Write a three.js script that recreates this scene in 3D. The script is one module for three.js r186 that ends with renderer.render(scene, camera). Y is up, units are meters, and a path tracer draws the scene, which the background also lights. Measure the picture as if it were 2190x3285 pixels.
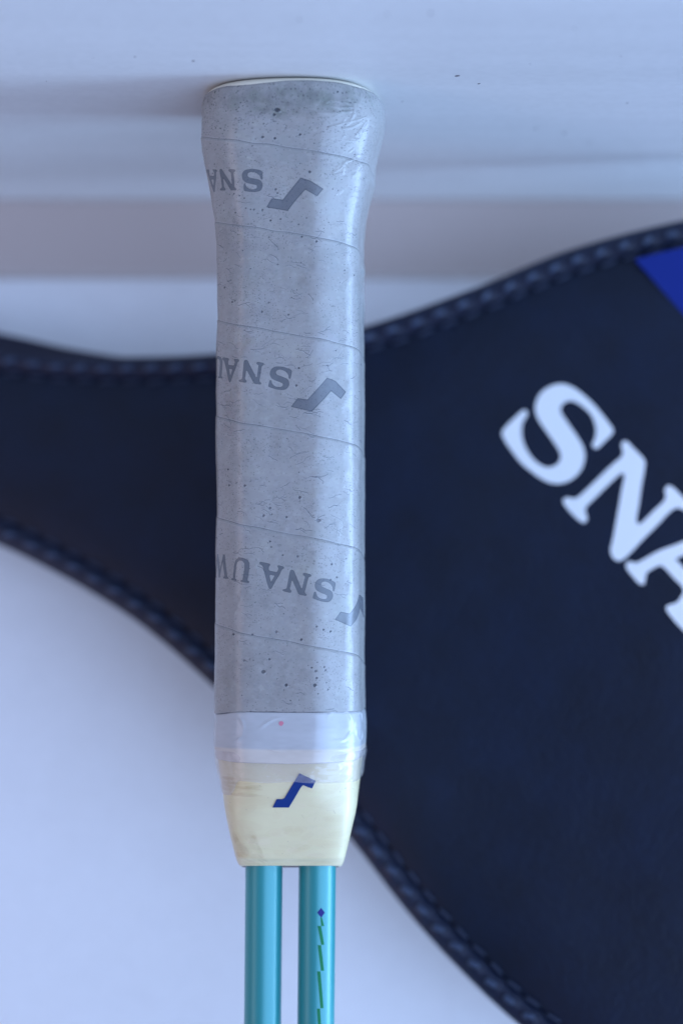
import * as THREE from 'three';
import { mergeGeometries } from 'three/addons/utils/BufferGeometryUtils.js';

// ------------------------------------------------------------------ camera, light, exposure
const W = 682, H = 1024, TILT = THREE.MathUtils.degToRad(7);
const CT = Math.cos(TILT), ST = Math.sin(TILT);
const BOARD_Y = 1.2;                                   // underside of the white board
const BUTT = 305, AXY = (1642.5 - BUTT) / 14.6;        // the butt: row in the picture, millimetres above the lens axis
const LIFT = AXY * CT + 600 * ST + 0.12;               // board above the lens, millimetres
const EYE = new THREE.Vector3(0, BOARD_Y - LIFT / 1000, 0.6);
const scene = new THREE.Scene();
const camera = new THREE.PerspectiveCamera(2 * Math.atan(1642.5 / 8760) * 180 / Math.PI, W / H, 0.02, 20);
camera.position.copy(EYE);
camera.rotation.x = TILT;
camera.focus = 0.590;
camera.userData.fStop = 4.3;
const renderer = new THREE.WebGLRenderer({ antialias: true });
renderer.setSize(W, H);
renderer.toneMapping = THREE.LinearToneMapping;
renderer.toneMappingExposure = 1.28;
renderer.shadowMap.enabled = true;

scene.background = new THREE.Color().setRGB(0.150, 0.138, 0.195);     // the dim room around
function areaLight(r, g, b, intensity, w, h, pos, target) {
  const l = new THREE.RectAreaLight(new THREE.Color().setRGB(r, g, b), intensity, w, h);
  l.position.set(...pos); l.lookAt(...target); scene.add(l); return l;
}
areaLight(0.40, 0.63, 1.0, 13.0, 0.30, 0.80, [0.95, 0.84, 0.07], [0, 1.10, -0.02]);     // tall window at the right
areaLight(0.39, 0.60, 1.0, 3.3, 1.80, 1.10, [0.86, 0.62, 1.12], [0, 1.12, -0.04]);      // added wide fill light in front, to brighten wall and handle
areaLight(1.0, 0.80, 0.84, 1.1, 0.36, 0.90, [-0.85, 0.78, 0.50], [0, 1.12, -0.02]);     // added warm fill light for the dim room at the left

// ------------------------------------------------------------------ helpers
let seed = 20240607;
const rnd = () => { seed = (seed * 1664525 + 1013904223) >>> 0; return seed / 4294967296; };
const rr = (a, b) => a + (b - a) * rnd();
const lerp = (a, b, t) => a + (b - a) * t;
const clamp = (x, a, b) => Math.min(b, Math.max(a, x));
const smooth = (a, b, x) => { const t = clamp((x - a) / (b - a), 0, 1); return t * t * (3 - 2 * t); };
function hash(x, y, z) { let h = (x * 374761393 + y * 668265263 + z * 1274126177) | 0; h = Math.imul(h ^ (h >>> 13), 1274126177); return ((h ^ (h >>> 16)) >>> 0) / 4294967296; }
function noise(x, y, z = 0) {                          // value noise, -1..1
  const xi = Math.floor(x), yi = Math.floor(y), zi = Math.floor(z), s = (t) => t * t * (3 - 2 * t);
  const u = s(x - xi), v = s(y - yi), w = s(z - zi);
  const l = (k) => lerp(lerp(hash(xi, yi, zi + k), hash(xi + 1, yi, zi + k), u), lerp(hash(xi, yi + 1, zi + k), hash(xi + 1, yi + 1, zi + k), u), v);
  return lerp(l(0), l(1), w) * 2 - 1;
}
function table(pts, x) {                               // smooth lookup in rows of [x, values...]
  const n = pts.length - 1;
  if (x <= pts[0][0]) return pts[0].slice(1);
  if (x >= pts[n][0]) return pts[n].slice(1);
  let i = 1; while (x > pts[i][0]) i++;
  const p0 = pts[Math.max(0, i - 2)], a = pts[i - 1], e = pts[i], p3 = pts[Math.min(n, i + 1)], d = e[0] - a[0], t = (x - a[0]) / d, out = [];
  for (let k = 1; k < a.length; k++) {
    const s0 = i > 1 ? (a[k] - p0[k]) / (a[0] - p0[0]) : null, s1 = (e[k] - a[k]) / d, s2 = i < n ? (p3[k] - e[k]) / (p3[0] - e[0]) : null;
    const lim = (u, v) => u === null ? v : v === null ? u : u * v <= 0 ? 0 : 2 * u * v / (u + v);
    const m0 = lim(s0, s1) * d, m1 = lim(s1, s2) * d, t2 = t * t, t3 = t2 * t;
    out.push((2 * t3 - 3 * t2 + 1) * a[k] + (t3 - 2 * t2 + t) * m0 + (3 * t2 - 2 * t3) * e[k] + (t3 - t2) * m1);
  }
  return out;
}
const rgb = (r, g, b) => new THREE.Color().setRGB(r, g, b);
const phys = (o) => new THREE.MeshPhysicalMaterial(o);
function mesh(name, geo, mat, parent) {
  const m = new THREE.Mesh(geo, mat); m.name = name; m.castShadow = m.receiveShadow = true; parent.add(m); return m;
}
function tag(o, label, category, kind) { o.userData = { label, category }; if (kind) o.userData.kind = kind; return o; }
function gridGeo(nu, nv, f, closed = false) {          // f(u,v) -> [x,y,z] metres; uv = (u,v)
  const pos = [], uv = [], idx = [];
  for (let j = 0; j <= nv; j++) for (let i = 0; i <= nu; i++) { const p = f(i / nu, j / nv); pos.push(p[0], p[1], p[2]); uv.push(i / nu, 1 - (p[3] ?? j / nv)); }
  const s = nu + 1;
  for (let j = 0; j < nv; j++) for (let i = 0; i < nu; i++) { const a = j * s + i; idx.push(a, a + s, a + 1, a + 1, a + s, a + s + 1); }
  const g = new THREE.BufferGeometry();
  g.setAttribute('position', new THREE.Float32BufferAttribute(pos, 3));
  g.setAttribute('uv', new THREE.Float32BufferAttribute(uv, 2));
  g.setIndex(idx); g.computeVertexNormals();
  if (closed) {                                        // weld the normals of the closing column
    const n = g.attributes.normal;
    for (let j = 0; j <= nv; j++) {
      const a = j * s, b = j * s + nu, v = new THREE.Vector3(n.getX(a) + n.getX(b), n.getY(a) + n.getY(b), n.getZ(a) + n.getZ(b)).normalize();
      n.setXYZ(a, v.x, v.y, v.z); n.setXYZ(b, v.x, v.y, v.z);
    }
  }
  return g;
}
function noiseTex(n, f, srgb) {                        // f(x01, y01) -> [r,g,b] 0..1
  const d = new Uint8Array(n * n * 4);
  for (let y = 0; y < n; y++) for (let x = 0; x < n; x++) { const c = f(x / n, y / n), k = (y * n + x) * 4; for (let i = 0; i < 3; i++) d[k + i] = clamp(c[i], 0, 1) * 255; d[k + 3] = 255; }
  const t = new THREE.DataTexture(d, n, n); t.wrapS = t.wrapT = THREE.RepeatWrapping; t.magFilter = THREE.LinearFilter; t.minFilter = THREE.LinearMipmapLinearFilter; t.generateMipmaps = true;
  if (srgb) t.colorSpace = THREE.SRGBColorSpace; t.needsUpdate = true; return t;
}
// periodic noise for tiling textures
function pnoise(x, y, p, z) { const a = (x) => ((x % p) + p) % p; const xi = Math.floor(x), yi = Math.floor(y), s = (t) => t * t * (3 - 2 * t), u = s(x - xi), v = s(y - yi);
  return lerp(lerp(hash(a(xi), a(yi), z), hash(a(xi + 1), a(yi), z), u), lerp(hash(a(xi), a(yi + 1), z), hash(a(xi + 1), a(yi + 1), z), u), v) * 2 - 1; }

// ------------------------------------------------------------------ the setting: board overhead, mauve strip, wall
const EDGE_V = (1642.5 - 640) / 8760, EDGE_D = LIFT / (EDGE_V * CT + ST) * (CT - EDGE_V * ST) / 1000;   // where the board meets the strip
const WALL_Z = 0.6 - EDGE_D - 0.004, STRIP_Z = 0.6 - EDGE_D;
{
  const boardMap = noiseTex(1024, (x, y) => {
    let v = 0.845 + 0.010 * pnoise(x * 3, y * 40, 1e6, 1) + 0.007 * pnoise(x * 9, y * 160, 1e6, 2) + 0.02 * pnoise(x * 4, y * 6, 1e6, 3) + 0.010 * pnoise(x * 300, y * 300, 1e6, 4);
    return [v, v, v * 1.0];
  }, true);
  const boardRough = noiseTex(256, (x, y) => { const v = 0.42 + 0.08 * pnoise(x * 6, y * 30, 30, 5); return [v, v, v]; });
  const g = new THREE.BoxGeometry(1.2, 0.03, 0.42);
  const p = g.attributes.position, uv = g.attributes.uv;
  for (let i = 0; i < p.count; i++) uv.setXY(i, p.getX(i) / 0.42 + 0.5, p.getZ(i) / 0.42 + 0.5);
  const b = mesh('shelf_board', g, phys({ map: boardMap, roughness: 0.5, roughnessMap: null, clearcoat: 0.15, clearcoatRoughness: 0.35 }), scene);
  b.position.set(0, BOARD_Y + 0.015, STRIP_Z - 0.012 + 0.21);
  tag(b, 'white painted board above, its face against the butt of the racket', 'board', 'structure');
  // specks and small scratches in the paint
  const specks = [[620, 195, 5], [434, 182, 3], [1380, 42, 5], [1240, 45, 4], [1466, 243, 7], [1808, 427, 6], [1890, 460, 5], [1715, 412, 4], [1535, 268, 4], [1700, 205, 3], [1290, 325, 3], [960, 62, 4], [1840, 90, 4], [300, 185, 2], [2010, 330, 4], [1990, 180, 3], [150, 260, 2]];
  const sg = [];
  for (const [px, py, r] of specks) {
    const v = (1642.5 - py) / 8760, Z = LIFT / (v * CT + ST), X = (px - 1095) / 8760 * Z, Y = v * Z;
    const wz = EYE.z - (Z * CT - Y * ST) / 1000;
    const d = new THREE.CircleGeometry(1, 9);
    d.scale(r * 0.07 / 1000, r * 0.10 / 1000 * rr(0.5, 1.4), 1); d.rotateX(Math.PI / 2); d.rotateY(rr(-0.6, 0.6));
    d.translate(X / 1000, BOARD_Y - 0.00004, wz); sg.push(d);
  }
  const sp = mesh('paint_speck', mergeGeometries(sg), phys({ color: rgb(0.16, 0.14, 0.16), roughness: 0.7 }), b);
  sp.position.copy(b.position).multiplyScalar(-1); sp.userData.kind = 'stuff';

  const wallMap = noiseTex(512, (x, y) => { const v = 0.915 + 0.005 * pnoise(x * 5, y * 5, 5, 7) + 0.004 * pnoise(x * 40, y * 40, 40, 8) + 0.008 * pnoise(x * 250, y * 250, 250, 9); return [v, v, v * 1.01]; }, true);
  const wallBump = noiseTex(512, (x, y) => { const v = 0.5 + 0.2 * pnoise(x * 30, y * 30, 30, 10) + 0.2 * pnoise(x * 90, y * 90, 90, 11); return [v, v, v]; });
  for (const t of [wallMap, wallBump]) t.repeat.set(5, 4);
  const w = mesh('wall', new THREE.BoxGeometry(1.4, 1.0, 0.05), phys({ map: wallMap, bumpMap: wallBump, bumpScale: 0.00006, roughness: 0.85 }), scene);
  w.position.set(0, BOARD_Y - 0.5 + 0.03, WALL_Z - 0.025);
  tag(w, 'plain off-white wall behind the racket and the dark cover', 'wall', 'structure');

  const ts = new THREE.Shape(); const th = 0.0197;
  ts.moveTo(0, 0); ts.lineTo(0.004, 0); ts.lineTo(0.004, -th + 0.002); ts.quadraticCurveTo(0.0038, -th, 0.002, -th); ts.lineTo(0, -th); ts.closePath();
  const tg = new THREE.ExtrudeGeometry(ts, { depth: 1.3, bevelEnabled: false, curveSegments: 6 });
  tg.rotateY(-Math.PI / 2); tg.translate(0.65, 0, 0);
  const t = mesh('mauve_strip', tg, phys({ color: rgb(0.49, 0.415, 0.39), roughness: 0.7 }), scene);  // band along the wall top, built as a thin mauve grey strip
  t.position.set(0, BOARD_Y - 0.0002, WALL_Z + 0.0001);
  tag(t, 'mauve grey strip running along the wall where it meets the white board', 'trim', 'structure');
}

// ------------------------------------------------------------------ the racket (millimetres, y down the handle is negative)
const F = 8760, DIST = 600, AXX = (931 - 1095) / 14.6;
const racket = new THREE.Group();
racket.name = 'racket';
racket.rotation.x = TILT;
racket.position.set(AXX / 1000, EYE.y + (AXY * CT + DIST * ST) / 1000, EYE.z + (AXY * ST - DIST * CT) / 1000);
scene.add(racket);
tag(racket, 'old racket with worn grey wrapped grip, cream throat cone and twin turquoise shafts', 'racket');
const shear = (py, z) => z * ST * (1 - smooth(BUTT, BUTT + 60, py));      // the butt is cut to sit flush on the board
const lyOf = (py) => -(py - BUTT) / 14.6, pyOf = (ly) => BUTT - ly * 14.6;

// half widths of the handle, left and right edge against the height
const HANDLE = [[305, 706, 1152], [307, 692, 1168], [312, 676, 1190], [320, 663, 1208], [331, 655, 1220], [348, 651, 1228], [392, 651, 1232], [432, 651, 1226], [480, 654, 1215], [530, 662, 1204], [602, 675, 1196], [640, 681, 1187], [669, 685, 1180], [713, 693, 1172], [800, 701, 1166], [1030, 702, 1166], [1130, 699, 1167], [1400, 698, 1167], [1630, 700, 1167], [1700, 698, 1167], [2050, 695, 1168], [2180, 693, 1168], [2280, 692, 1171]];
const OCT = THREE.MathUtils.degToRad(-6);
function octR(phi, p) { let s = 0; for (let k = 0; k < 8; k++) s += (Math.max(0, Math.cos(phi - OCT - k * Math.PI / 4)) / (k % 2 ? 1.11 : 1)) ** p; return s ** (-1 / p); }
const octMax = (p) => { let m = 0; for (let i = 0; i < 720; i++) { const a = i * Math.PI / 360; m = Math.max(m, Math.abs(octR(a, p) * Math.sin(a))); } return m; };
const OCTMAX = octMax(17), OCTSOFT = octMax(7);
function handleAt(phi, py, grow = 0) {                 // -> x, z in mm
  const [l, r] = table(HANDLE, py), hw = (r - l) / 29.2 + grow, cx = ((l + r) / 2 - 931) / 14.6, soft = 1 - smooth(BUTT + 10, BUTT + 150, py);
  let s = octR(phi, 17) / OCTMAX; if (soft > 0) s = lerp(s, octR(phi, 7) / OCTSOFT, soft);
  return [cx + hw * s * Math.sin(phi), 0.86 * hw * s * Math.cos(phi)];
}
function solve(px, py, at = handleAt) {                // a place on the handle seen from the front -> phi, py there
  let Z = DIST, phi = 0, y = py;
  for (let it = 0; it < 6; it++) {
    y = 1642.5 + (py - 1642.5) * Z / DIST + (at === handleAt && it ? shear(y, DIST - Z) * 14.6 : 0);
    const x = (px - 1095) * Z / F - AXX;
    let a = -1.75, b = 1.75;
    for (let i = 0; i < 30; i++) { const m = (a + b) / 2; if (at(m, y)[0] < x) a = m; else b = m; }
    phi = (a + b) / 2; Z = DIST - at(phi, y)[1];
  }
  return [phi, y];
}
// seams of the wrapped strip: y where each turn crosses the middle of the front
const TURN = [[150, -1], [505, 0], [767, 1], [1083, 2], [1388, 3], [1711, 4], [2050, 5], [2385, 6]];
const turnAt = (phi, y) => table(TURN, y)[0] - phi / (2 * Math.PI) * 0.86;

const GY0 = BUTT + 6, GY1 = 2296;
// the letters of the lettering, one face for the cover and the grip
const curve = (pts) => new THREE.CatmullRomCurve3(pts.map(([x, y]) => new THREE.Vector3(x, y, 0)), true, 'centripetal').getPoints(pts.length * 4).map((v) => [v.x, v.y]);
const kS = (p) => p.map(([x, y]) => [1560 + 0.4018 * x, 1200 + 0.4018 * y]), kN = (p) => p.map(([x, y]) => [1740 + 0.2976 * x, 1380 + 0.2976 * y]);
const LETTER_S = [[300, 283], [335, 295], [348, 325], [335, 360], [310, 400], [300, 460], [310, 540], [340, 610], [390, 680], [440, 720], [490, 740], [540, 730], [572, 700], [580, 660], [560, 610], [520, 550], [450, 450], [405, 380], [380, 310], [380, 260], [400, 195], [440, 140], [500, 100], [560, 80], [620, 77], [690, 100], [760, 145], [830, 205], [910, 290], [980, 380], [1022, 440], [1030, 470], [1010, 505], [950, 565], [900, 612], [870, 620], [840, 600], [832, 570], [850, 530], [862, 470], [850, 400], [820, 340], [770, 290], [710, 250], [665, 240], [625, 260], [608, 290], [620, 325], [670, 400], [740, 500], [785, 580], [803, 650], [795, 720], [765, 790], [710, 850], [650, 885], [580, 900], [500, 890], [420, 850], [340, 790], [270, 730], [200, 640], [140, 550], [115, 490], [120, 460], [150, 420], [220, 350]];
const LETTER_N = [[890, 110], [935, 130], [1000, 200], [1090, 290], [1125, 350], [1120, 430], [1090, 600], [1062, 800], [1035, 1005], [1100, 950], [1200, 850], [1290, 765], [1305, 720], [1295, 660], [1320, 605], [1370, 590], [1420, 615], [1512, 708], [1600, 800], [1640, 860], [1625, 910], [1570, 915], [1512, 890], [1450, 870], [1400, 895], [1250, 1050], [1100, 1200], [950, 1360], [880, 1420], [820, 1440], [760, 1415], [720, 1350], [715, 1290], [740, 1180], [800, 850], [835, 650], [862, 495], [845, 505], [700, 640], [560, 780], [490, 850], [485, 890], [505, 950], [495, 1000], [445, 1030], [390, 1005], [300, 920], [225, 830], [205, 780], [220, 740], [270, 715], [320, 728], [360, 725], [450, 650], [600, 505], [750, 360], [840, 280], [845, 240], [830, 180], [845, 130]];
const LETTER_A = [[880, 1460], [900, 1420], [940, 1405], [1000, 1420], [1060, 1395], [1250, 1290], [1400, 1235], [1512, 1190], [1750, 1080], [1900, 1015], [1970, 1030], [1990, 1100], [1900, 1400], [1800, 1650], [1700, 1900], [1650, 2050], [1660, 2120], [1690, 2190], [1660, 2260], [1600, 2270], [1512, 2190], [1400, 2070], [1325, 1970], [1310, 1930], [1325, 1890], [1370, 1870], [1430, 1850], [1470, 1800], [1500, 1735], [1400, 1620], [1290, 1500], [1265, 1490], [1200, 1520], [1140, 1560], [1130, 1610], [1110, 1680], [1070, 1695], [1020, 1670], [950, 1590], [890, 1510]];
const LETTER_A_HOLE = [[1430, 1400], [1600, 1320], [1760, 1255], [1720, 1380], [1650, 1530], [1590, 1565]];
const upright = (p, mid) => p.map(([x, y]) => { const dx = x - mid[0], dy = y - mid[1]; return [(dx * 0.686 + dy * 0.728) / 299, (dx * 0.728 - dy * 0.686) / 299]; });
const thin = (p, d) => p.map((q, i) => { const a = p[(i - 1 + p.length) % p.length], e = p[(i + 1) % p.length], l = Math.hypot(e[0] - a[0], e[1] - a[1]) || 1; return [q[0] + (e[1] - a[1]) / l * d, q[1] - (e[0] - a[0]) / l * d]; });
const GLYPH = {
  S: [thin(upright(curve(kS(LETTER_S)), [1790, 1397]), 0.022)], N: [thin(upright(curve(kN(LETTER_N)), [2015, 1628]), 0.022)], A: [thin(upright(curve(kN(LETTER_A)), [2205, 1845]), 0.022), upright(kN(LETTER_A_HOLE), [2205, 1845])],
  U: [[[0, 1], [.36, 1], [.36, .95], [.27, .92], [.27, .35], [.30, .18], [.42, .09], [.55, .09], [.66, .18], [.69, .35], [.69, .92], [.60, .95], [.60, 1], [.88, 1], [.88, .95], [.79, .92], [.79, .33], [.74, .12], [.6, -.01], [.42, -.02], [.2, .03], [.1, .16], [.08, .35], [.08, .92], [0, .95]].map(([x, y]) => [x - 0.44, y - 0.5])],
  W: [[[0, 1], [.3, 1], [.3, .95], [.22, .93], [.4, .25], [.58, .98], [.66, .98], [.83, .25], [1, .93], [.92, .95], [.92, 1], [1.18, 1], [1.18, .95], [1.1, .93], [.84, -.02], [.76, -.02], [.57, .7], [.37, -.02], [.28, -.02], [.06, .93], [0, .95]].map(([x, y]) => [x - 0.59, y - 0.5])],
};
const gripStart = (phi) => GY0 + 5 + 5 * noise(phi * 2.2, 4, 2) + 4 * smooth(0.2, -0.7, phi) * smooth(-1.5, -0.8, phi);
const gripEnd = (phi) => 2274 + (phi < -0.5 ? 18 * smooth(-0.5, -1.5, phi) : 6 * smooth(0.4, 1.5, phi)) + 2 * noise(phi * 3, 7, 7);
// ---- artwork of the grip: colour and relief on one unrolled sheet
const CW = 1440, CH = 2048, KX = CW / (2 * Math.PI), KY = CH / (GY1 - GY0);
const cv = document.createElement('canvas'); cv.width = CW; cv.height = CH;
const bv = document.createElement('canvas'); bv.width = CW; bv.height = CH;
const c = cv.getContext('2d'), b = bv.getContext('2d');
const sheet = (phi, y) => [(phi + Math.PI) * KX, (y - GY0) * KY];
const on = (px, py) => sheet(...solve(px, py));
{
  c.fillStyle = 'rgb(160,159,157)'; c.fillRect(0, 0, CW, CH);
  b.fillStyle = 'rgb(120,120,120)'; b.fillRect(0, 0, CW, CH);
  // waves of the clear film over the wrap
  for (let i = 0; i < 3200; i++) {
    const x = rr(0, CW), y = rr(0, CH), r = rr(7, 34);
    for (const q of [1, 0.75, 0.5]) { b.fillStyle = i % 2 ? 'rgba(235,235,235,0.045)' : 'rgba(50,50,50,0.045)'; b.beginPath(); b.ellipse(x, y, r * q * 0.7, r * q * 1.5, rr(-0.2, 0.2), 0, 7); b.fill(); }
  }
  // soft blotches
  for (let i = 0; i < 2600; i++) {
    const x = rr(0, CW), y = rr(0, CH), r = rr(6, 46), d = rnd() < 0.5;
    c.fillStyle = d ? `rgba(112,116,118,${rr(0.012, 0.045)})` : `rgba(208,208,204,${rr(0.01, 0.04)})`;
    c.beginPath(); c.ellipse(x, y, r * rr(0.6, 1.6), r, rr(0, 3), 0, 7); c.fill();
  }
  for (let i = 0; i < 26000; i++) {
    const x = rr(0, CW), y = rr(0, CH), r = rr(1.5, 5);
    c.fillStyle = rnd() < 0.5 ? `rgba(108,112,116,${rr(0.02, 0.11)})` : `rgba(212,212,208,${rr(0.02, 0.10)})`;
    c.beginPath(); c.ellipse(x, y, r * rr(0.6, 2.2), r, rr(-0.5, 0.5), 0, 7); c.fill();
  }
  // grime where the hand held it: near the butt, and along the turns
  const grime = (px, py, rx, ry, n, a, col = '84,90,88') => { const [x0, y0] = on(px, py); for (let i = 0; i < n; i++) { const t = rr(0, 6.3), q = Math.sqrt(rnd()); c.fillStyle = `rgba(${col},${a * 0.8 * rr(0.4, 1)})`; c.beginPath(); c.ellipse(x0 + Math.cos(t) * q * rx, y0 + Math.sin(t) * q * ry, rr(6, 22), rr(5, 14), rr(0, 3), 0, 7); c.fill(); } };
  grime(930, 335, 170, 36, 260, 0.07); grime(760, 300, 160, 20, 120, 0.05); grime(880, 350, 60, 30, 80, 0.06); grime(1090, 300, 120, 20, 110, 0.06);
  grime(760, 560, 90, 90, 90, 0.035); grime(740, 740, 60, 60, 80, 0.035); grime(900, 760, 130, 50, 100, 0.03);
  grime(760, 1110, 50, 60, 70, 0.035, '120,100,80'); grime(740, 1290, 40, 110, 110, 0.04, '110,92,80');
  grime(880, 1990, 150, 130, 160, 0.03); grime(850, 2180, 190, 80, 240, 0.04); grime(900, 1290, 120, 50, 60, 0.025);
  for (let i = 0; i < 16; i++) grime(rr(720, 1140), rr(820, 2000), rr(20, 90), rr(15, 60), 40, 0.025);
  // small pores, in patches
  for (let i = 0; i < 42000; i++) {
    const x = rr(0, CW), y = rr(0, CH), n = 0.5 + 0.5 * noise(x / 70, y / 55, 3), near = y < 150 ? 0.30 : 0;
    if (rnd() > n * n * n * 2.6 + near + 0.14) continue;
    const r = rr(0.7, 1.6) + (near && rnd() < 0.3 ? 0.8 : 0), a = rr(0.16, 0.5);
    c.fillStyle = `rgba(60,64,68,${a})`; c.beginPath(); c.ellipse(x, y, r, r * rr(0.7, 1.2), 0, 0, 7); c.fill();
    b.fillStyle = `rgba(70,70,70,${a * 0.6})`; b.beginPath(); b.ellipse(x, y, r, r, 0, 0, 7); b.fill();
  }
  // larger pits
  const pits = [];
  for (let i = 0; i < 420; i++) { const cy = [430, 560, 690, 760, 900, 1500, 1780, 2040, 2180][Math.floor(rnd() * 9)]; pits.push([rr(0, CW), (cy + rr(-90, 90) - GY0) * KY, rr(0.9, 2.0)]); }
  const known = [[790, 668, 3], [805, 672, 3], [706, 660, 3], [720, 652, 3], [738, 624, 3], [752, 622, 3], [770, 628, 3], [785, 636, 3], [720, 675, 3], [757, 682, 3], [815, 673, 4], [842, 674, 4], [884, 608, 5], [890, 620, 4], [900, 703, 4], [868, 708, 4], [982, 700, 3], [967, 760, 4], [1014, 775, 4], [843, 440, 5], [882, 444, 5], [962, 432, 5], [992, 552, 5], [890, 353, 9], [880, 368, 6], [862, 971, 4], [841, 1001, 4], [925, 1010, 4], [747, 969, 5], [756, 965, 4], [723, 923, 4], [891, 849, 4], [1103, 867, 4], [1133, 883, 4], [958, 1181, 4], [950, 1237, 5], [1048, 1173, 3], [1075, 1125, 3], [961, 1596, 6], [867, 1630, 5], [872, 1650, 4], [846, 1654, 5], [919, 1659, 5], [1021, 1670, 7], [867, 1737, 4], [871, 1755, 4], [907, 1781, 4], [954, 1785, 5], [1078, 1852, 4], [1062, 1810, 4], [752, 2035, 6], [811, 2036, 4], [887, 2027, 6], [966, 2052, 5], [785, 2119, 5], [865, 2115, 5], [846, 2155, 8], [918, 2198, 7], [1008, 2198, 7], [1011, 2153, 5], [998, 2142, 4], [1038, 2140, 4], [1042, 2150, 4], [1014, 2175, 4], [1050, 2212, 4], [1058, 1860, 4], [1014, 2010, 4], [1036, 2020, 4], [1058, 2026, 4], [738, 1557, 5], [787, 1558, 5], [735, 1506, 4]];
  for (const [px, py, r] of known) { const [x, y] = on(px, py); pits.push([x, y, r * 0.74]); }
  for (const [x, y, r] of pits) {
    c.fillStyle = `rgba(52,56,64,${rr(0.35, 0.8)})`; c.beginPath(); c.ellipse(x, y, r, r * rr(0.8, 1.3), rr(0, 3), 0, 7); c.fill();
    c.fillStyle = 'rgba(215,220,225,0.30)'; c.beginPath(); c.ellipse(x + r * 0.9, y + r * 0.9, r * 0.6, r * 0.5, 0, 0, 7); c.fill();
    b.fillStyle = 'rgba(10,10,10,0.8)'; b.beginPath(); b.ellipse(x, y, r, r, 0, 0, 7); b.fill();
  }
  // cracks: short jagged lines mostly across the handle
  function crack(x, y, len, a, w) {
    const n = Math.max(3, Math.round(len / 7)); let dir = rr(-0.5, 0.7);
    const pts = [[x, y]];
    for (let i = 0; i < n; i++) { dir = dir * 0.7 + rr(-0.65, 0.75); x += Math.cos(dir) * 7; y += Math.sin(dir) * 7; pts.push([x, y]); }
    for (const [q, col, dx, dy] of [[c, `rgba(50,56,66,${a})`, 0, 0], [c, `rgba(222,226,230,${a * 0.35})`, 0, 1.6], [b, `rgba(25,25,25,${a * 0.7})`, 0, 0]]) {
      q.strokeStyle = col; q.lineWidth = w; q.lineJoin = 'round'; q.beginPath(); pts.forEach((p, i) => i ? q.lineTo(p[0] + dx, p[1] + dy) : q.moveTo(p[0] + dx, p[1] + dy)); q.stroke();
    }
    if (len > 26 && rnd() < 0.5) { const p = pts[Math.floor(rr(1, n - 1))]; crack(p[0], p[1], len * 0.4, a * 0.9, w * 0.8); }
  }
  for (let i = 0; i < 2300; i++) {
    const y = rr(0, CH), py = GY0 + y / KY, x = rr(0, CW);
    const den = smooth(640, 800, py) * (1 - smooth(1780, 2000, py)) * 0.95 + 0.1 * smooth(1900, 2000, py);
    if (rnd() > den * (0.5 + 0.5 * noise(x / 120, y / 120, 9))) continue;
    crack(x, y, rr(10, 50), rr(0.25, 0.75), rr(0.8, 1.6));
  }
  // seam lines of the wrapped strip
  for (let k = -1; k < 7; k++) {
    let prev = null;
    for (let i = 0; i <= 420; i++) {
      const phi = -Math.PI + 2 * Math.PI * i / 420;
      let lo = 150, hi = 2500; for (let t = 0; t < 22; t++) { const m = (lo + hi) / 2; if (turnAt(phi, m) < k) lo = m; else hi = m; }
      const [x, y0] = sheet(phi, lo), y = y0 + 2.2 * noise(i / 14, k * 7, 5);
      if (prev) {
        const a = 0.62 + 0.3 * noise(i / 9, k * 3.3, 6);
        for (const [q, col, w, o] of [[c, `rgba(58,62,70,${a * 0.8})`, 1.5, 0], [c, 'rgba(110,112,112,0.18)', 7, 3], [c, 'rgba(220,224,226,0.25)', 1.6, -2.2], [b, 'rgba(40,40,40,0.6)', 2, 0]]) {
          q.strokeStyle = col; q.lineWidth = w; q.beginPath(); q.moveTo(prev[0], prev[1] + o); q.lineTo(x, y + o); q.stroke();
        }
      }
      prev = [x, y];
    }
  }
  // printed marks: upside-down letters and the bent bar beside them
  function polyMark(pts) {
    const q = pts.map(([x, y]) => on(x, y));
    const path = () => { c.beginPath(); q.forEach((p, i) => i ? c.lineTo(...p) : c.moveTo(...p)); c.closePath(); };
    path(); c.fillStyle = 'rgba(76,84,94,0.55)'; c.fill();
    c.lineJoin = 'miter'; c.lineWidth = 2.4; c.strokeStyle = 'rgba(52,60,70,0.55)'; path(); c.stroke();
    b.beginPath(); q.forEach((p, i) => i ? b.lineTo(...p) : b.moveTo(...p)); b.closePath(); b.fillStyle = 'rgba(110,110,110,0.7)'; b.fill();
  }
  const cr2 = (p) => p.map(([x, y]) => [600 + 0.4464 * x, 200 + 0.4464 * y]);
  const cr3 = (p) => p.map(([x, y]) => [600 + 0.4464 * x, 800 + 0.4464 * y]);
  const cr4 = (p) => p.map(([x, y]) => [600 + 0.4464 * x, 1400 + 0.4464 * y]);
  polyMark(cr2([[815, 832], [880, 852], [972, 910], [932, 960], [848, 912], [722, 1065], [575, 1040], [612, 980], [690, 990]]));
  polyMark(cr3([[1003, 925], [1060, 948], [1133, 1025], [1100, 1072], [1030, 1015], [895, 1163], [750, 1130], [795, 1072], [865, 1082]]));
  polyMark(cr4([[1232, 1140], [1262, 1165], [1266, 1300], [1238, 1230], [1172, 1365], [1060, 1315], [1100, 1262], [1165, 1275]]));
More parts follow.
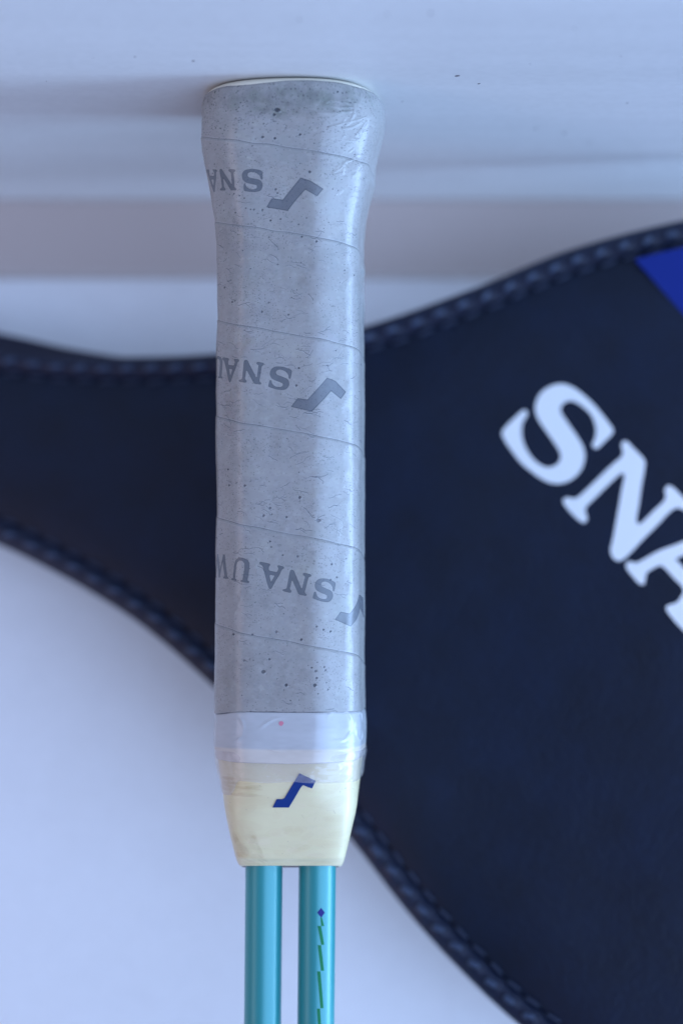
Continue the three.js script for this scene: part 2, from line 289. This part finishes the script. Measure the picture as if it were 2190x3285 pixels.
  function letter(ch, px, py, hpx, slope, sx = 1) {
    const [x, y] = on(px, py), [x1, y1] = on(px + 12, py + 12 * slope);
    const [ph, yy] = solve(px, py), g0 = handleAt(ph - 0.02, yy), g1 = handleAt(ph + 0.02, yy);
    const mm = KX / (Math.hypot(g1[0] - g0[0], g1[1] - g0[1]) / 0.04);   // sheet px per mm across
    const a = Math.atan2((y1 - y) / (KY * 14.6), (x1 - x) / mm), g = GLYPH[ch], k = hpx / 14.9;
    for (const [q, mode] of [[c, 0], [c, 1], [b, 0]]) {
      q.save(); q.translate(x, y); q.scale(mm, KY * 14.6); q.rotate(a + Math.PI); q.scale(sx * k, -k);
      q.beginPath();
      for (const o of g) { o.forEach((p, i) => i ? q.lineTo(p[0], p[1]) : q.moveTo(p[0], p[1])); q.closePath(); }
      if (mode) { q.lineWidth = 0.016; q.strokeStyle = 'rgba(46,54,64,0.6)'; q.stroke(); }
      else { q.fillStyle = q === c ? 'rgba(68,76,88,0.55)' : 'rgba(105,105,105,0.7)'; q.fill('evenodd'); }
      q.restore();
    }
  }
  letter('S', 812, 579, 72, 0.05); letter('N', 729, 577, 68, 0.02); letter('A', 681, 574, 66, 0.0);
  letter('S', 898, 1213, 74, 0.22); letter('N', 806, 1194, 72, 0.16); letter('A', 738, 1181, 70, 0.12); letter('U', 702, 1178, 68, 0.1);
  letter('S', 1040, 1893, 74, 0.28); letter('N', 950, 1869, 73, 0.24); letter('A', 868, 1842, 73, 0.2); letter('U', 774, 1828, 74, 0.16); letter('W', 708, 1817, 74, 0.08);
  for (let i = 0; i < 320; i++) { const x = rr(0, CW), y = rr(0, CH), r = rr(8, 40), n = noise(x / 160, y / 160, 12); if (n < 0) continue; c.fillStyle = `rgba(196,198,200,${0.07 * n + 0.02})`; c.beginPath(); c.ellipse(x, y, r, r * rr(0.4, 1.1), rr(-0.4, 0.4), 0, 7); c.fill(); }
  // wrinkles of the clear film near the butt (relief only)
  b.lineCap = 'round';
  const ridge = (pts, w, a) => { for (const [ww, aa] of [[w * 2.2, a * 0.35], [w, a]]) { b.strokeStyle = `rgba(255,255,255,${aa})`; b.lineWidth = ww; b.beginPath(); pts.map(([x, y]) => on(x, y)).forEach((p, i) => i ? b.lineTo(...p) : b.moveTo(...p)); b.stroke(); } };
  for (const p of [[[1020, 362], [1070, 362], [1124, 358]], [[1040, 336], [1090, 346], [1130, 344]], [[1055, 410], [1100, 396], [1150, 384], [1172, 376]], [[1100, 414], [1130, 408], [1168, 384]], [[1112, 305], [1134, 330], [1134, 365], [1120, 392], [1106, 404]], [[1045, 330], [1060, 322], [1110, 330]], [[1140, 435], [1160, 412], [1172, 392]], [[1066, 556], [1090, 540], [1106, 520]], [[1074, 560], [1096, 556], [1098, 540]]]) ridge(p, 5, 0.85);
  for (let i = 0; i < 26; i++) { const x = rr(1050, 1160), y = rr(320, 640); ridge([[x, y], [x + rr(8, 36), y + rr(-16, 12)]], rr(3, 6), rr(0.2, 0.5)); }
  for (let i = 0; i < 20; i++) { const x = rr(745, 830), y = rr(350, 2200); ridge([[x, y], [x + rr(-6, 10), y + rr(10, 40)]], rr(4, 9), rr(0.12, 0.35)); }
}
for (let i = 0; i < 400; i++) {                        // grime on the cut end of the wrap
  const phi = -Math.PI + 2 * Math.PI * i / 400, [x, y] = sheet(phi, gripEnd(phi)), [x2, y2] = sheet(phi + 2 * Math.PI / 400, gripEnd(phi + 2 * Math.PI / 400));
  c.strokeStyle = `rgba(48,54,66,${0.5 + 0.35 * noise(i / 11, 2, 2)})`; c.lineWidth = 5 + 2 * noise(i / 6, 5, 1); c.beginPath(); c.moveTo(x, y - 1.5); c.lineTo(x2, y2 - 1.5); c.stroke();
}
const gripMap = new THREE.CanvasTexture(cv); gripMap.colorSpace = THREE.SRGBColorSpace;
const gripBump = new THREE.CanvasTexture(bv);
const gripMat = phys({ map: gripMap, bumpMap: gripBump, bumpScale: 0.0002, roughness: 0.24, specularIntensity: 0.85 });
const capMat = phys({ color: rgb(0.80, 0.76, 0.62), roughness: 0.45, clearcoat: 0.3, clearcoatRoughness: 0.3 });
const cone2 = document.createElement('canvas'); cone2.width = cone2.height = 1024;
{
  const k = cone2.getContext('2d'); k.fillStyle = 'rgb(229,217,176)'; k.fillRect(0, 0, 1024, 1024);
  for (let i = 0; i < 900; i++) { k.fillStyle = rnd() < 0.55 ? `rgba(176,150,96,${rr(0.01, 0.045)})` : `rgba(245,240,220,${rr(0.01, 0.05)})`; k.beginPath(); k.ellipse(rr(0, 1024), rr(0, 1024), rr(4, 50), rr(4, 36), rr(0, 3), 0, 7); k.fill(); }
  for (let i = 0; i < 90; i++) { const x = rr(300, 430); k.fillStyle = `rgba(150,112,60,${rr(0.02, 0.06)})`; k.beginPath(); k.ellipse(x, rr(150, 260), rr(6, 40), rr(3, 10), 0, 0, 7); k.fill(); }
  for (let i = 0; i < 60; i++) { k.fillStyle = `rgba(140,108,66,${rr(0.02, 0.05)})`; k.beginPath(); k.ellipse(rr(330, 395), rr(500, 960), rr(3, 14), rr(20, 90), 0, 0, 7); k.fill(); }
  for (let i = 0; i < 70; i++) { k.fillStyle = `rgba(70,60,50,${rr(0.15, 0.5)})`; k.beginPath(); k.ellipse(rr(0, 1024), rr(0, 1024), rr(0.8, 2), rr(0.8, 2.4), 0, 0, 7); k.fill(); }
  for (let i = 0; i < 60; i++) { const x = rr(0, 1024), y = rr(0, 1024); k.strokeStyle = rnd() < 0.5 ? `rgba(120,100,70,${rr(0.08, 0.25)})` : `rgba(255,252,240,${rr(0.1, 0.3)})`; k.lineWidth = rr(0.8, 1.8); k.beginPath(); k.moveTo(x, y); k.lineTo(x + rr(-18, 18), y + rr(-30, 30)); k.stroke(); }
}
const creamMap = new THREE.CanvasTexture(cone2); creamMap.colorSpace = THREE.SRGBColorSpace;
const creamMat = phys({ map: creamMap, roughness: 0.38, clearcoat: 0.35, clearcoatRoughness: 0.25 });
const tealMat = phys({ color: rgb(0.026, 0.30, 0.315), roughness: 0.36, metalness: 0.1, clearcoat: 0.4, clearcoatRoughness: 0.35 });

// grip
mesh('grip', gridGeo(360, 680, (u, v) => {
  const phi = u * 2 * Math.PI - Math.PI; let py = lerp(gripStart(phi), gripEnd(phi), v);
  const s = turnAt(phi, py), fr = s - Math.floor(s);
  let h = 0.12 * (1 - fr) * smooth(0, 0.02, fr) + 0.09 * noise(Math.cos(phi) * 3 + 9, py / 70, Math.sin(phi) * 3) + 0.05 * noise(Math.cos(phi) * 5, py / 30, Math.sin(phi) * 9 + 4);
  h *= 1 - 0.8 * smooth(2200, 2270, py);
  h += 0.45 * Math.exp(-(((phi - 1.5) / 0.25) ** 2) - (((py - 868) / 12) ** 2)) + 0.4 * Math.exp(-(((phi - 1.5) / 0.3) ** 2) - (((py - 590) / 16) ** 2));
  h += 0.22 * Math.exp(-(((phi - 0.85) / 0.22) ** 2) - (((py - 560) / 26) ** 2));
  if (v > 0.9985) h -= 0.25; if (v < 0.004) h -= 0.25;
  const [x, z] = handleAt(phi, py, h + 0.1);
  return [x / 1000, (lyOf(py) + shear(py, z)) / 1000, z / 1000, (py - GY0) / (GY1 - GY0)];
}, true), gripMat, racket);

// butt cap: slightly domed end and a pale rim above the wrap
mesh('butt_cap', gridGeo(120, 22, (u, v) => {
  const phi = u * 2 * Math.PI - Math.PI;
  if (v < 0.55) { const k = v / 0.55, [x, z] = handleAt(phi, BUTT, 0); return [x * k / 1000, (0.05 * (1 - k * k) + shear(BUTT, z * k)) / 1000, z * k / 1000]; }
  const py = lerp(BUTT, BUTT + 24, (v - 0.55) / 0.45), [x, z] = handleAt(phi, py, -0.12 * smooth(0.8, 1, v)); return [x / 1000, (lyOf(py) + shear(py, z)) / 1000, z / 1000];
}, true), capMat, racket);

// throat cone
const CONE = [[2395, 700, 1165, 13.2], [2440, 703, 1162, 12.9], [2510, 713, 1154, 12.2], [2582, 722, 1144, 11.0], [2650, 735, 1129, 9.4], [2725, 752, 1112, 7.0], [2745, 757, 1107, 6.5], [2758, 760, 1104, 5.9], [2767, 763, 1101, 5.4], [2774, 767, 1097, 5.0], [2778, 771, 1093, 4.7], [2780, 777, 1087, 4.4]];
function coneAt(phi, py, grow = 0) {
  const [l, r, d] = table(CONE, py), hw = (r - l) / 29.2 + grow, cx = ((l + r) / 2 - 931) / 14.6;
  const t = smooth(2440, 2700, py), p = lerp(3.2, 5.0, t);
  const cs = Math.cos(phi), sn = Math.sin(phi), o = octR(phi, 17) / OCTMAX;
  const q = 1 / ((Math.abs(sn / hw) ** p + Math.abs(cs / (d + grow)) ** p) ** (1 / p));
  const ox = hw * o * sn, oz = (d + grow) * o * cs, bl = smooth(2420, 2600, py);
  return [cx + lerp(ox, q * sn, bl), lerp(oz, q * cs, bl)];
}
const slant = (py, z) => 2.5 * z * smooth(2735, 2776, py);
mesh('throat_cone', gridGeo(140, 130, (u, v) => {
  const phi = u * 2 * Math.PI - Math.PI;
  const py = 2395 + 385 * (1 - (1 - v) ** 1.6), [x, z] = coneAt(phi, py);
  return [x / 1000, lyOf(py - slant(py, z)) / 1000, z / 1000];
}, true), creamMat, racket);
// the mouth of the cone where the shafts go in: cut at a slant, the shade inside its lip put into dark brown
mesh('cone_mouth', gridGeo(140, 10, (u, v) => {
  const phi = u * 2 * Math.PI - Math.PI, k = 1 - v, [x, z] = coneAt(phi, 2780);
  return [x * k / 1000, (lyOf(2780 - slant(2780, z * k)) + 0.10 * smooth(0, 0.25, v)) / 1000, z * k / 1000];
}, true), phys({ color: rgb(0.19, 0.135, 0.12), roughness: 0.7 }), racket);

// white finishing tape below the grip, wrinkled, and the clear film over its lower edge
const TAPE = [[2262, 692, 1171], [2290, 692, 1174], [2335, 689, 1176], [2375, 689, 1175], [2400, 690, 1174], [2425, 694, 1171], [2436, 697, 1168], [2445, 700, 1164]];
function tapeAt(phi, py, grow = 0) { const [l, r] = table(TAPE, py), hw = (r - l) / 29.2 + grow, cx = ((l + r) / 2 - 931) / 14.6, s = octR(phi, 17) / OCTMAX; return [cx + hw * s * Math.sin(phi), 0.86 * hw * s * Math.cos(phi)]; }
const tapeMap = noiseTex(256, (x, y) => {              // thin film over pale foam, doubled and creamier along the lower edge
  const k = smooth(0.70, 0.76, 1 - y + 0.01 * pnoise(x * 20, 0, 20, 3)), n = 0.02 * pnoise(x * 12, y * 4, 12, 4) + 0.012 * pnoise(x * 60, y * 20, 60, 5);
  return [lerp(0.745, 0.83, k) + n, lerp(0.755, 0.80, k) + n, lerp(0.765, 0.765, k) + n];
}, true);
function ovalRidge(phi, py, p0, y0, rp, ry, w) { const a = Math.atan2((py - y0) / ry, (phi - p0) / rp), d = Math.hypot((phi - p0) / rp, (py - y0) / ry) - 1 - 0.10 * noise(Math.cos(a) * 1.3 + y0, Math.sin(a) * 1.3, 3); return Math.exp(-((d / w) ** 2)) * clamp(0.68 + 0.9 * noise(Math.cos(a) * 1.1, Math.sin(a) * 1.1 + p0 * 9, 7), 0, 1); }
mesh('finishing_tape', gridGeo(420, 120, (u, v) => {
  const phi = u * 2 * Math.PI - Math.PI, edge = 6 * noise(phi * 1.5, 3, 1);
  const py = lerp(gripEnd(phi) - 5, 2430 + edge, v);
  let h = -0.04 + 0.04 * noise(phi * 3, py / 30, 8) - 0.12 * smooth(2372, 2390, py);
  if (py < 2395) h += 0.26 * ovalRidge(phi, py, 0.66, 2312, 0.2, 50, 0.11) + 0.26 * ovalRidge(phi, py, 1.1, 2322, 0.17, 46, 0.11) + 0.30 * ovalRidge(phi, py, -0.10, 2345, 0.30, 52, 0.09) * smooth(-0.02, -0.26, phi) + 0.2 * ovalRidge(phi, py, -0.72, 2320, 0.13, 40, 0.12) * smooth(-0.8, -0.6, phi) * smooth(0.1, -0.3, phi);
  h += 0.10 * Math.exp(-(((py - 2388) / 6) ** 2));
  h -= 0.22 * (1 - smooth(0, 0.05, v)); if (v > 0.985) h -= 0.3;
  const [x, z] = tapeAt(phi, py, h); return [x / 1000, lyOf(py) / 1000, z / 1000];
}, true), phys({ map: tapeMap, roughness: 0.18 }), racket);
const FILM = [[2380, 689, 1175], [2412, 689, 1174], [2440, 695, 1171], [2475, 702, 1165], [2510, 709, 1158], [2550, 716, 1150]];
mesh('clear_tape', gridGeo(300, 70, (u, v) => {
  const phi = u * 2 * Math.PI - Math.PI;
  const low = 2492 + 6 * noise(phi * 3, 1, 2) + 46 * smooth(-0.72, -0.95, phi) + (Math.abs(phi) > 2 ? 10 : 0);
  const py = lerp(2398, low, v), [l, r] = table(FILM, py), hw = (r - l) / 29.2, cx = ((l + r) / 2 - 931) / 14.6;
  const bl = smooth(2420, 2600, py), d = 0.88 * hw; let [x, z] = coneAt(phi, py, hw - (table(CONE, py)[1] - table(CONE, py)[0]) / 29.2 + 0.06);
  const wr = 0.10 * noise(phi * 7, py / 18, 11) + 0.10 * noise(phi * 18, py / 9, 12) * smooth(0.2, 0.9, v) + 0.16 * ovalRidge(phi, py, -0.1, 2452, 0.42, 24, 0.12)
    + 0.25 * Math.exp(-(((phi + 0.78) / 0.05) ** 2)) * (0.5 + 0.5 * noise(py / 6, 2, 3)) - 0.12 * smooth(0.96, 1, v);
  const k = 1 + wr / Math.hypot(x, z); x = cx + (x - cx) * k; z *= k;
  return [x / 1000, lyOf(py) / 1000, z / 1000];
}, true), phys({ color: rgb(0.93, 0.92, 0.93), roughness: 0.13, transmission: 0.82, thickness: 0, ior: 1.45 }), racket);
{ // small pink dot on the white tape
  const [phi, py] = solve(902, 2321, tapeAt), [x, z] = tapeAt(phi, py, -0.12);
  const d = mesh('pink_dot', new THREE.CylinderGeometry(0.00052, 0.00052, 0.0002, 20), phys({ color: rgb(0.62, 0.2, 0.27), roughness: 0.4, clearcoat: 0.5 }), racket);
  d.rotation.x = Math.PI / 2; d.position.set(x / 1000, lyOf(py) / 1000, z / 1000);
}
// raised blue bent bar on the cone
function slab(pts, at, lift, thick, sub = 1) {         // an outline seen from the front laid on a curved surface
  const q = []; pts.forEach((p, i) => { const n = pts[(i + 1) % pts.length]; for (let k = 0; k < sub; k++) q.push([lerp(p[0], n[0], k / sub), lerp(p[1], n[1], k / sub)]); });
  const loc = q.map(([px, py]) => { const [phi, y] = solve(px, py, at), [x, z] = at(phi, y); return [x, lyOf(y), z]; });
  const tris = THREE.ShapeUtils.triangulateShape(loc.map((p) => new THREE.Vector2(p[0], p[1])), []);
  const pos = [], n = loc.length, P = (i, t) => { const p = loc[i]; pos.push(p[0] / 1000, p[1] / 1000, (p[2] + t) / 1000); };
  const area = THREE.ShapeUtils.area(loc.map((p) => new THREE.Vector2(p[0], p[1])));
  for (const t of tris) { P(t[0], lift + thick); P(t[1], lift + thick); P(t[2], lift + thick); }
  for (let i = 0; i < n; i++) { const j = (i + 1) % n, [a, e] = area > 0 ? [i, j] : [j, i]; P(a, lift - 0.1); P(e, lift - 0.1); P(e, lift + thick); P(a, lift - 0.1); P(e, lift + thick); P(a, lift + thick); }
  const g = new THREE.BufferGeometry(); g.setAttribute('position', new THREE.Float32BufferAttribute(pos, 3)); g.setAttribute('uv', new THREE.Float32BufferAttribute(new Array(pos.length / 3 * 2).fill(0), 2)); g.computeVertexNormals(); return g;
}
mesh('emblem', slab([[870, 180], [1330, 390], [1225, 600], [1100, 562], [985, 508], [950, 530], [905, 585], [740, 870], [580, 1135], [125, 1135], [240, 905], [400, 905], [460, 870], [660, 530]].map(([x, y]) => [860 + 0.1148 * x, 2460 + 0.1148 * y]), coneAt, 0.0, 0.22, 2), phys({ color: rgb(0.006, 0.035, 0.19), roughness: 0.35, specularIntensity: 0.5 }), racket);

// twin shafts
const SR = 4.08, SH = [-5.79, 5.89];
for (const cx of SH) {
  const y0 = lyOf(2700), y1 = -330, g = gridGeo(64, 40, (u, v) => { const a = u * 2 * Math.PI - Math.PI, y = lerp(y0, y1, v); return [(cx + (y + 172) * 0.0086 + SR * Math.sin(a)) / 1000, y / 1000, SR * Math.cos(a) / 1000]; }, true);
  mesh('shaft', g, tealMat, racket);
}
{ // printed diamond and broken green line on one shaft
  const at = (phi, y) => [SH[1] + (lyOf(y) + 172) * 0.0086 + SR * Math.sin(phi), SR * Math.cos(phi)];
  const k = (p) => p.map(([x, y]) => [700 + 0.3827 * x, 2700 + 0.3827 * y]);
  mesh('printed_diamond', slab(k([[862, 555], [893, 595], [863, 637], [829, 595]]), at, 0.03, 0.012, 3), phys({ color: rgb(0.012, 0.012, 0.17), roughness: 0.4, specularIntensity: 0.4 }), racket);
  const gm = phys({ color: rgb(0.0, 0.18, 0.055), roughness: 0.4, specularIntensity: 0.4 });
  for (const q of [[[857, 634], [868, 634], [888, 708], [863, 708]], [[833, 707], [861, 707], [888, 863], [863, 866]], [[834, 868], [861, 868], [887, 1082], [861, 1082]], [[829, 1088], [856, 1088], [882, 1396], [857, 1396]], [[828, 1400], [853, 1400], [876, 1790], [852, 1790]]])
    mesh('printed_dash', slab(k(q), at, 0.03, 0.012, 4), gm, racket);
}

// ------------------------------------------------------------------ the dark racket cover behind
const YAW = THREE.MathUtils.degToRad(-9), COVER_D = EDGE_D * 1000 - 35;
const cover = new THREE.Group(); cover.name = 'racket_cover';
cover.position.set(0, BOARD_Y, EYE.z - COVER_D / 1000); cover.rotation.y = YAW; scene.add(cover);
tag(cover, 'dark navy padded racket cover with white serif letters, leaning on the wall behind the grip', 'racket cover');
cover.updateMatrixWorld();
const inv = cover.matrixWorld.clone().invert();
function onCover(px, py) {                             // picture place -> the cover's own plane (metres)
  const d = new THREE.Vector3((px - 1095) / F, (1642.5 - py) / F, -1).applyAxisAngle(new THREE.Vector3(1, 0, 0), TILT);
  const o = EYE.clone().applyMatrix4(inv), e = EYE.clone().add(d).applyMatrix4(inv).sub(o), t = -o.z / e.z;
  return new THREE.Vector2(o.x + e.x * t, o.y + e.y * t);
}
const OUT = [[-400, 1062], [0, 1112], [200, 1134], [450, 1140], [700, 1128], [930, 1096], [1170, 1040], [1508, 922], [1815, 798], [2190, 700], [2450, 664], [2680, 740], [2880, 940], [3050, 1320], [3110, 1820], [3030, 2500], [2820, 3080], [2500, 3470], [2180, 3570], [1920, 3480], [1653, 3285], [1455, 3097], [1304, 2930], [1121, 2695], [900, 2430], [692, 2216], [447, 2004], [274, 1892], [128, 1812], [0, 1750], [-250, 1650], [-450, 1560], [-560, 1400], [-540, 1180]];
const outline = (pts, n) => { const cu = new THREE.CatmullRomCurve3(pts.map(([x, y]) => { const p = onCover(x, y); return new THREE.Vector3(p.x, p.y, 0); }), true, 'centripetal'); cu.arcLengthDivisions = 3000; return cu.getSpacedPoints(n); };
const NO = 2400, ol = outline(OUT, NO), olN = [];
let perim = 0; const arc = [0];
for (let i = 0; i < NO; i++) { perim += ol[i].distanceTo(ol[i + 1]); arc.push(perim); }
for (let i = 0; i <= NO; i++) { const a = ol[(i - 3 + NO) % NO], e = ol[(i + 3) % NO], t = e.clone().sub(a).normalize(); olN.push([t.y, -t.x]); }   // inward for a clockwise outline
const navy = { map: null, roughness: 0.5 };
const vinyl = noiseTex(512, (x, y) => { const v = 0.5 + 0.28 * pnoise(x * 4, y * 4, 4, 21) + 0.16 * pnoise(x * 9, y * 9, 9, 22) + 0.05 * pnoise(x * 128, y * 128, 128, 23); return [v, v, v]; });
const vinylCol = noiseTex(512, (x, y) => { const v = 1 + 0.07 * pnoise(x * 5, y * 5, 5, 24) + 0.10 * pnoise(x * 14, y * 14, 14, 25) + 0.06 * pnoise(x * 90, y * 90, 90, 26); return [0.045 * v, 0.097 * v, 0.180 * v]; }, true);
for (const t of [vinyl, vinylCol]) t.repeat.set(9, 9);
const navyMat = phys({ map: vinylCol, bumpMap: vinyl, bumpScale: 0.0007, roughness: 0.5, specularIntensity: 0.6 });
const edgeMat = phys({ color: rgb(0.008, 0.014, 0.038), roughness: 0.42, specularIntensity: 0.8 });
function ring(profile, pucker) {                       // profile [inset mm, height mm]
  const pos = [], uv = [], idx = [], m = profile.length;
  for (let i = 0; i <= NO; i++) for (const [d, h, pk] of profile) {
    const s = arc[i] * 1000, hh = h + (pk || 0) * (0.5 + 0.5 * Math.cos(2 * Math.PI * s / pucker));
    const x = ol[i].x + olN[i][0] * d / 1000, y = ol[i].y + olN[i][1] * d / 1000; pos.push(x, y, hh / 1000); uv.push(x, y);
  }
  for (let i = 0; i < NO; i++) for (let k = 0; k < m - 1; k++) { const a = i * m + k; idx.push(a, a + m, a + 1, a + 1, a + m, a + m + 1); }
  const g = new THREE.BufferGeometry(); g.setAttribute('position', new THREE.Float32BufferAttribute(pos, 3)); g.setAttribute('uv', new THREE.Float32BufferAttribute(uv, 2)); g.setIndex(idx); g.computeVertexNormals(); return g;
}
const PITCH = perim * 1000 / Math.round(perim * 1000 / 5.9);
mesh('edge_binding', ring([[0.5, -7], [0.1, -5], [0, -3], [0.1, -1.6], [0.5, -0.6], [1.1, -0.2], [1.8, -0.1], [2.4, 0.0, 0.2], [3.0, 0.1, 0.5], [3.6, 0.1, 0.5], [4.2, 0.0, 0.2], [4.8, -0.3], [5.4, -0.8], [5.8, -1.1]], PITCH), edgeMat, cover);
{
  const prof = [[5.6, -1.3], [6.1, -0.7], [6.8, -0.2], [7.6, 0.1], [9, 0.5], [11, 1.0], [14, 1.5], [18, 1.85], [22, 2.0]];
  const g1 = ring(prof, PITCH);
  const inner = []; for (let i = 0; i < NO; i += 8) inner.push(new THREE.Vector2(ol[i].x + olN[i][0] * 0.022, ol[i].y + olN[i][1] * 0.022));
  const g2 = new THREE.ShapeGeometry(new THREE.Shape(inner)); g2.translate(0, 0, 0.002);
  mesh('front_panel', mergeGeometries([g1, g2].map((g) => g.toNonIndexed())), navyMat, cover);
  const back = OUT.map((p) => p.slice()); back[0] = [-400, 985]; back[1] = [0, 1056]; back[2] = [230, 1106]; back[3] = [475, 1138]; back[4] = [700, 1134];
  const bo = outline(back, 500).slice(0, 500).map((p) => new THREE.Vector2(p.x, p.y));
  const bg = new THREE.ExtrudeGeometry(new THREE.Shape(bo), { depth: 0.004, bevelEnabled: true, bevelSize: 0.0005, bevelOffset: -0.0008, bevelThickness: 0.0008, bevelSegments: 3 }); bg.translate(0, 0, -0.0095);
  mesh('back_panel', bg, edgeMat, cover);
}
{ // stitches along the binding
  const s1 = new THREE.CapsuleGeometry(0.00062, 0.0016, 4, 8), s2 = new THREE.CapsuleGeometry(0.00042, 0.0028, 3, 6);
  const m1 = phys({ color: rgb(0.042, 0.066, 0.125), roughness: 0.5 }), m2 = phys({ color: rgb(0.026, 0.038, 0.075), roughness: 0.5 });
  const inv2 = (i) => { const v = new THREE.Vector3(ol[i].x, ol[i].y, 0).applyMatrix4(cover.matrixWorld).sub(EYE).applyAxisAngle(new THREE.Vector3(1, 0, 0), -TILT); return [1095 - v.x / v.z * F, 1642.5 + v.y / v.z * F]; };
  let last = -1;
  for (let i = 0; i < NO; i++) {
    const n = Math.floor(arc[i] * 1000 / PITCH); if (n === last) continue; last = n;
    const [px, py] = inv2(i); if (px < -420 || px > 2750 || py > 3700) continue;
    const t = Math.atan2(olN[i][0], -olN[i][1]);       // direction of the edge
    const put = (g, m, d, z, turn, j) => { const q = (i + j) % NO, o = mesh('stitch', g, m, cover); o.position.set(ol[q].x + olN[q][0] * d / 1000, ol[q].y + olN[q][1] * d / 1000, z / 1000); o.rotation.z = t + Math.PI / 2 + turn; };
    put(s1, m1, 3.3 + rr(-0.2, 0.2), 0.5, 0.35 + rr(-0.3, 0.3), 0);
    put(s2, m2, 6.5 + rr(-0.12, 0.12), 0.05, 0.05 + rr(-0.08, 0.08), 4);
  }
}
// letters and the bright blue panel
const flat = (pts, depth, z, hole) => {
  const sh = new THREE.Shape(pts.map(([x, y]) => onCover(x, y)));
  if (hole) sh.holes.push(new THREE.Path(hole.map(([x, y]) => onCover(x, y))));
  const g = new THREE.ExtrudeGeometry(sh, { depth, bevelEnabled: false }); g.translate(0, 0, z); return g;
};
const whitePrint = phys({ color: rgb(0.93, 0.94, 0.94), roughness: 0.5 });
mesh('letter', flat(thin(curve(kS(LETTER_S)), -6), 0.0002, 0.00205), whitePrint, cover);
mesh('letter', flat(thin(curve(kN(LETTER_N)), -6), 0.0002, 0.00205), whitePrint, cover);
mesh('letter', flat(thin(curve(kN(LETTER_A)), -6), 0.0002, 0.00205, kN(LETTER_A_HOLE)), whitePrint, cover);
mesh('blue_panel', flat([[2036, 838], [2110, 818], [2190, 800], [2300, 782], [2400, 776], [2470, 800], [2860, 1240], [2930, 1500], [2800, 1705]], 0.0014, 0.00075), phys({ color: rgb(0.004, 0.022, 0.22), roughness: 0.5, specularIntensity: 0.5 }), cover);

renderer.render(scene, camera);
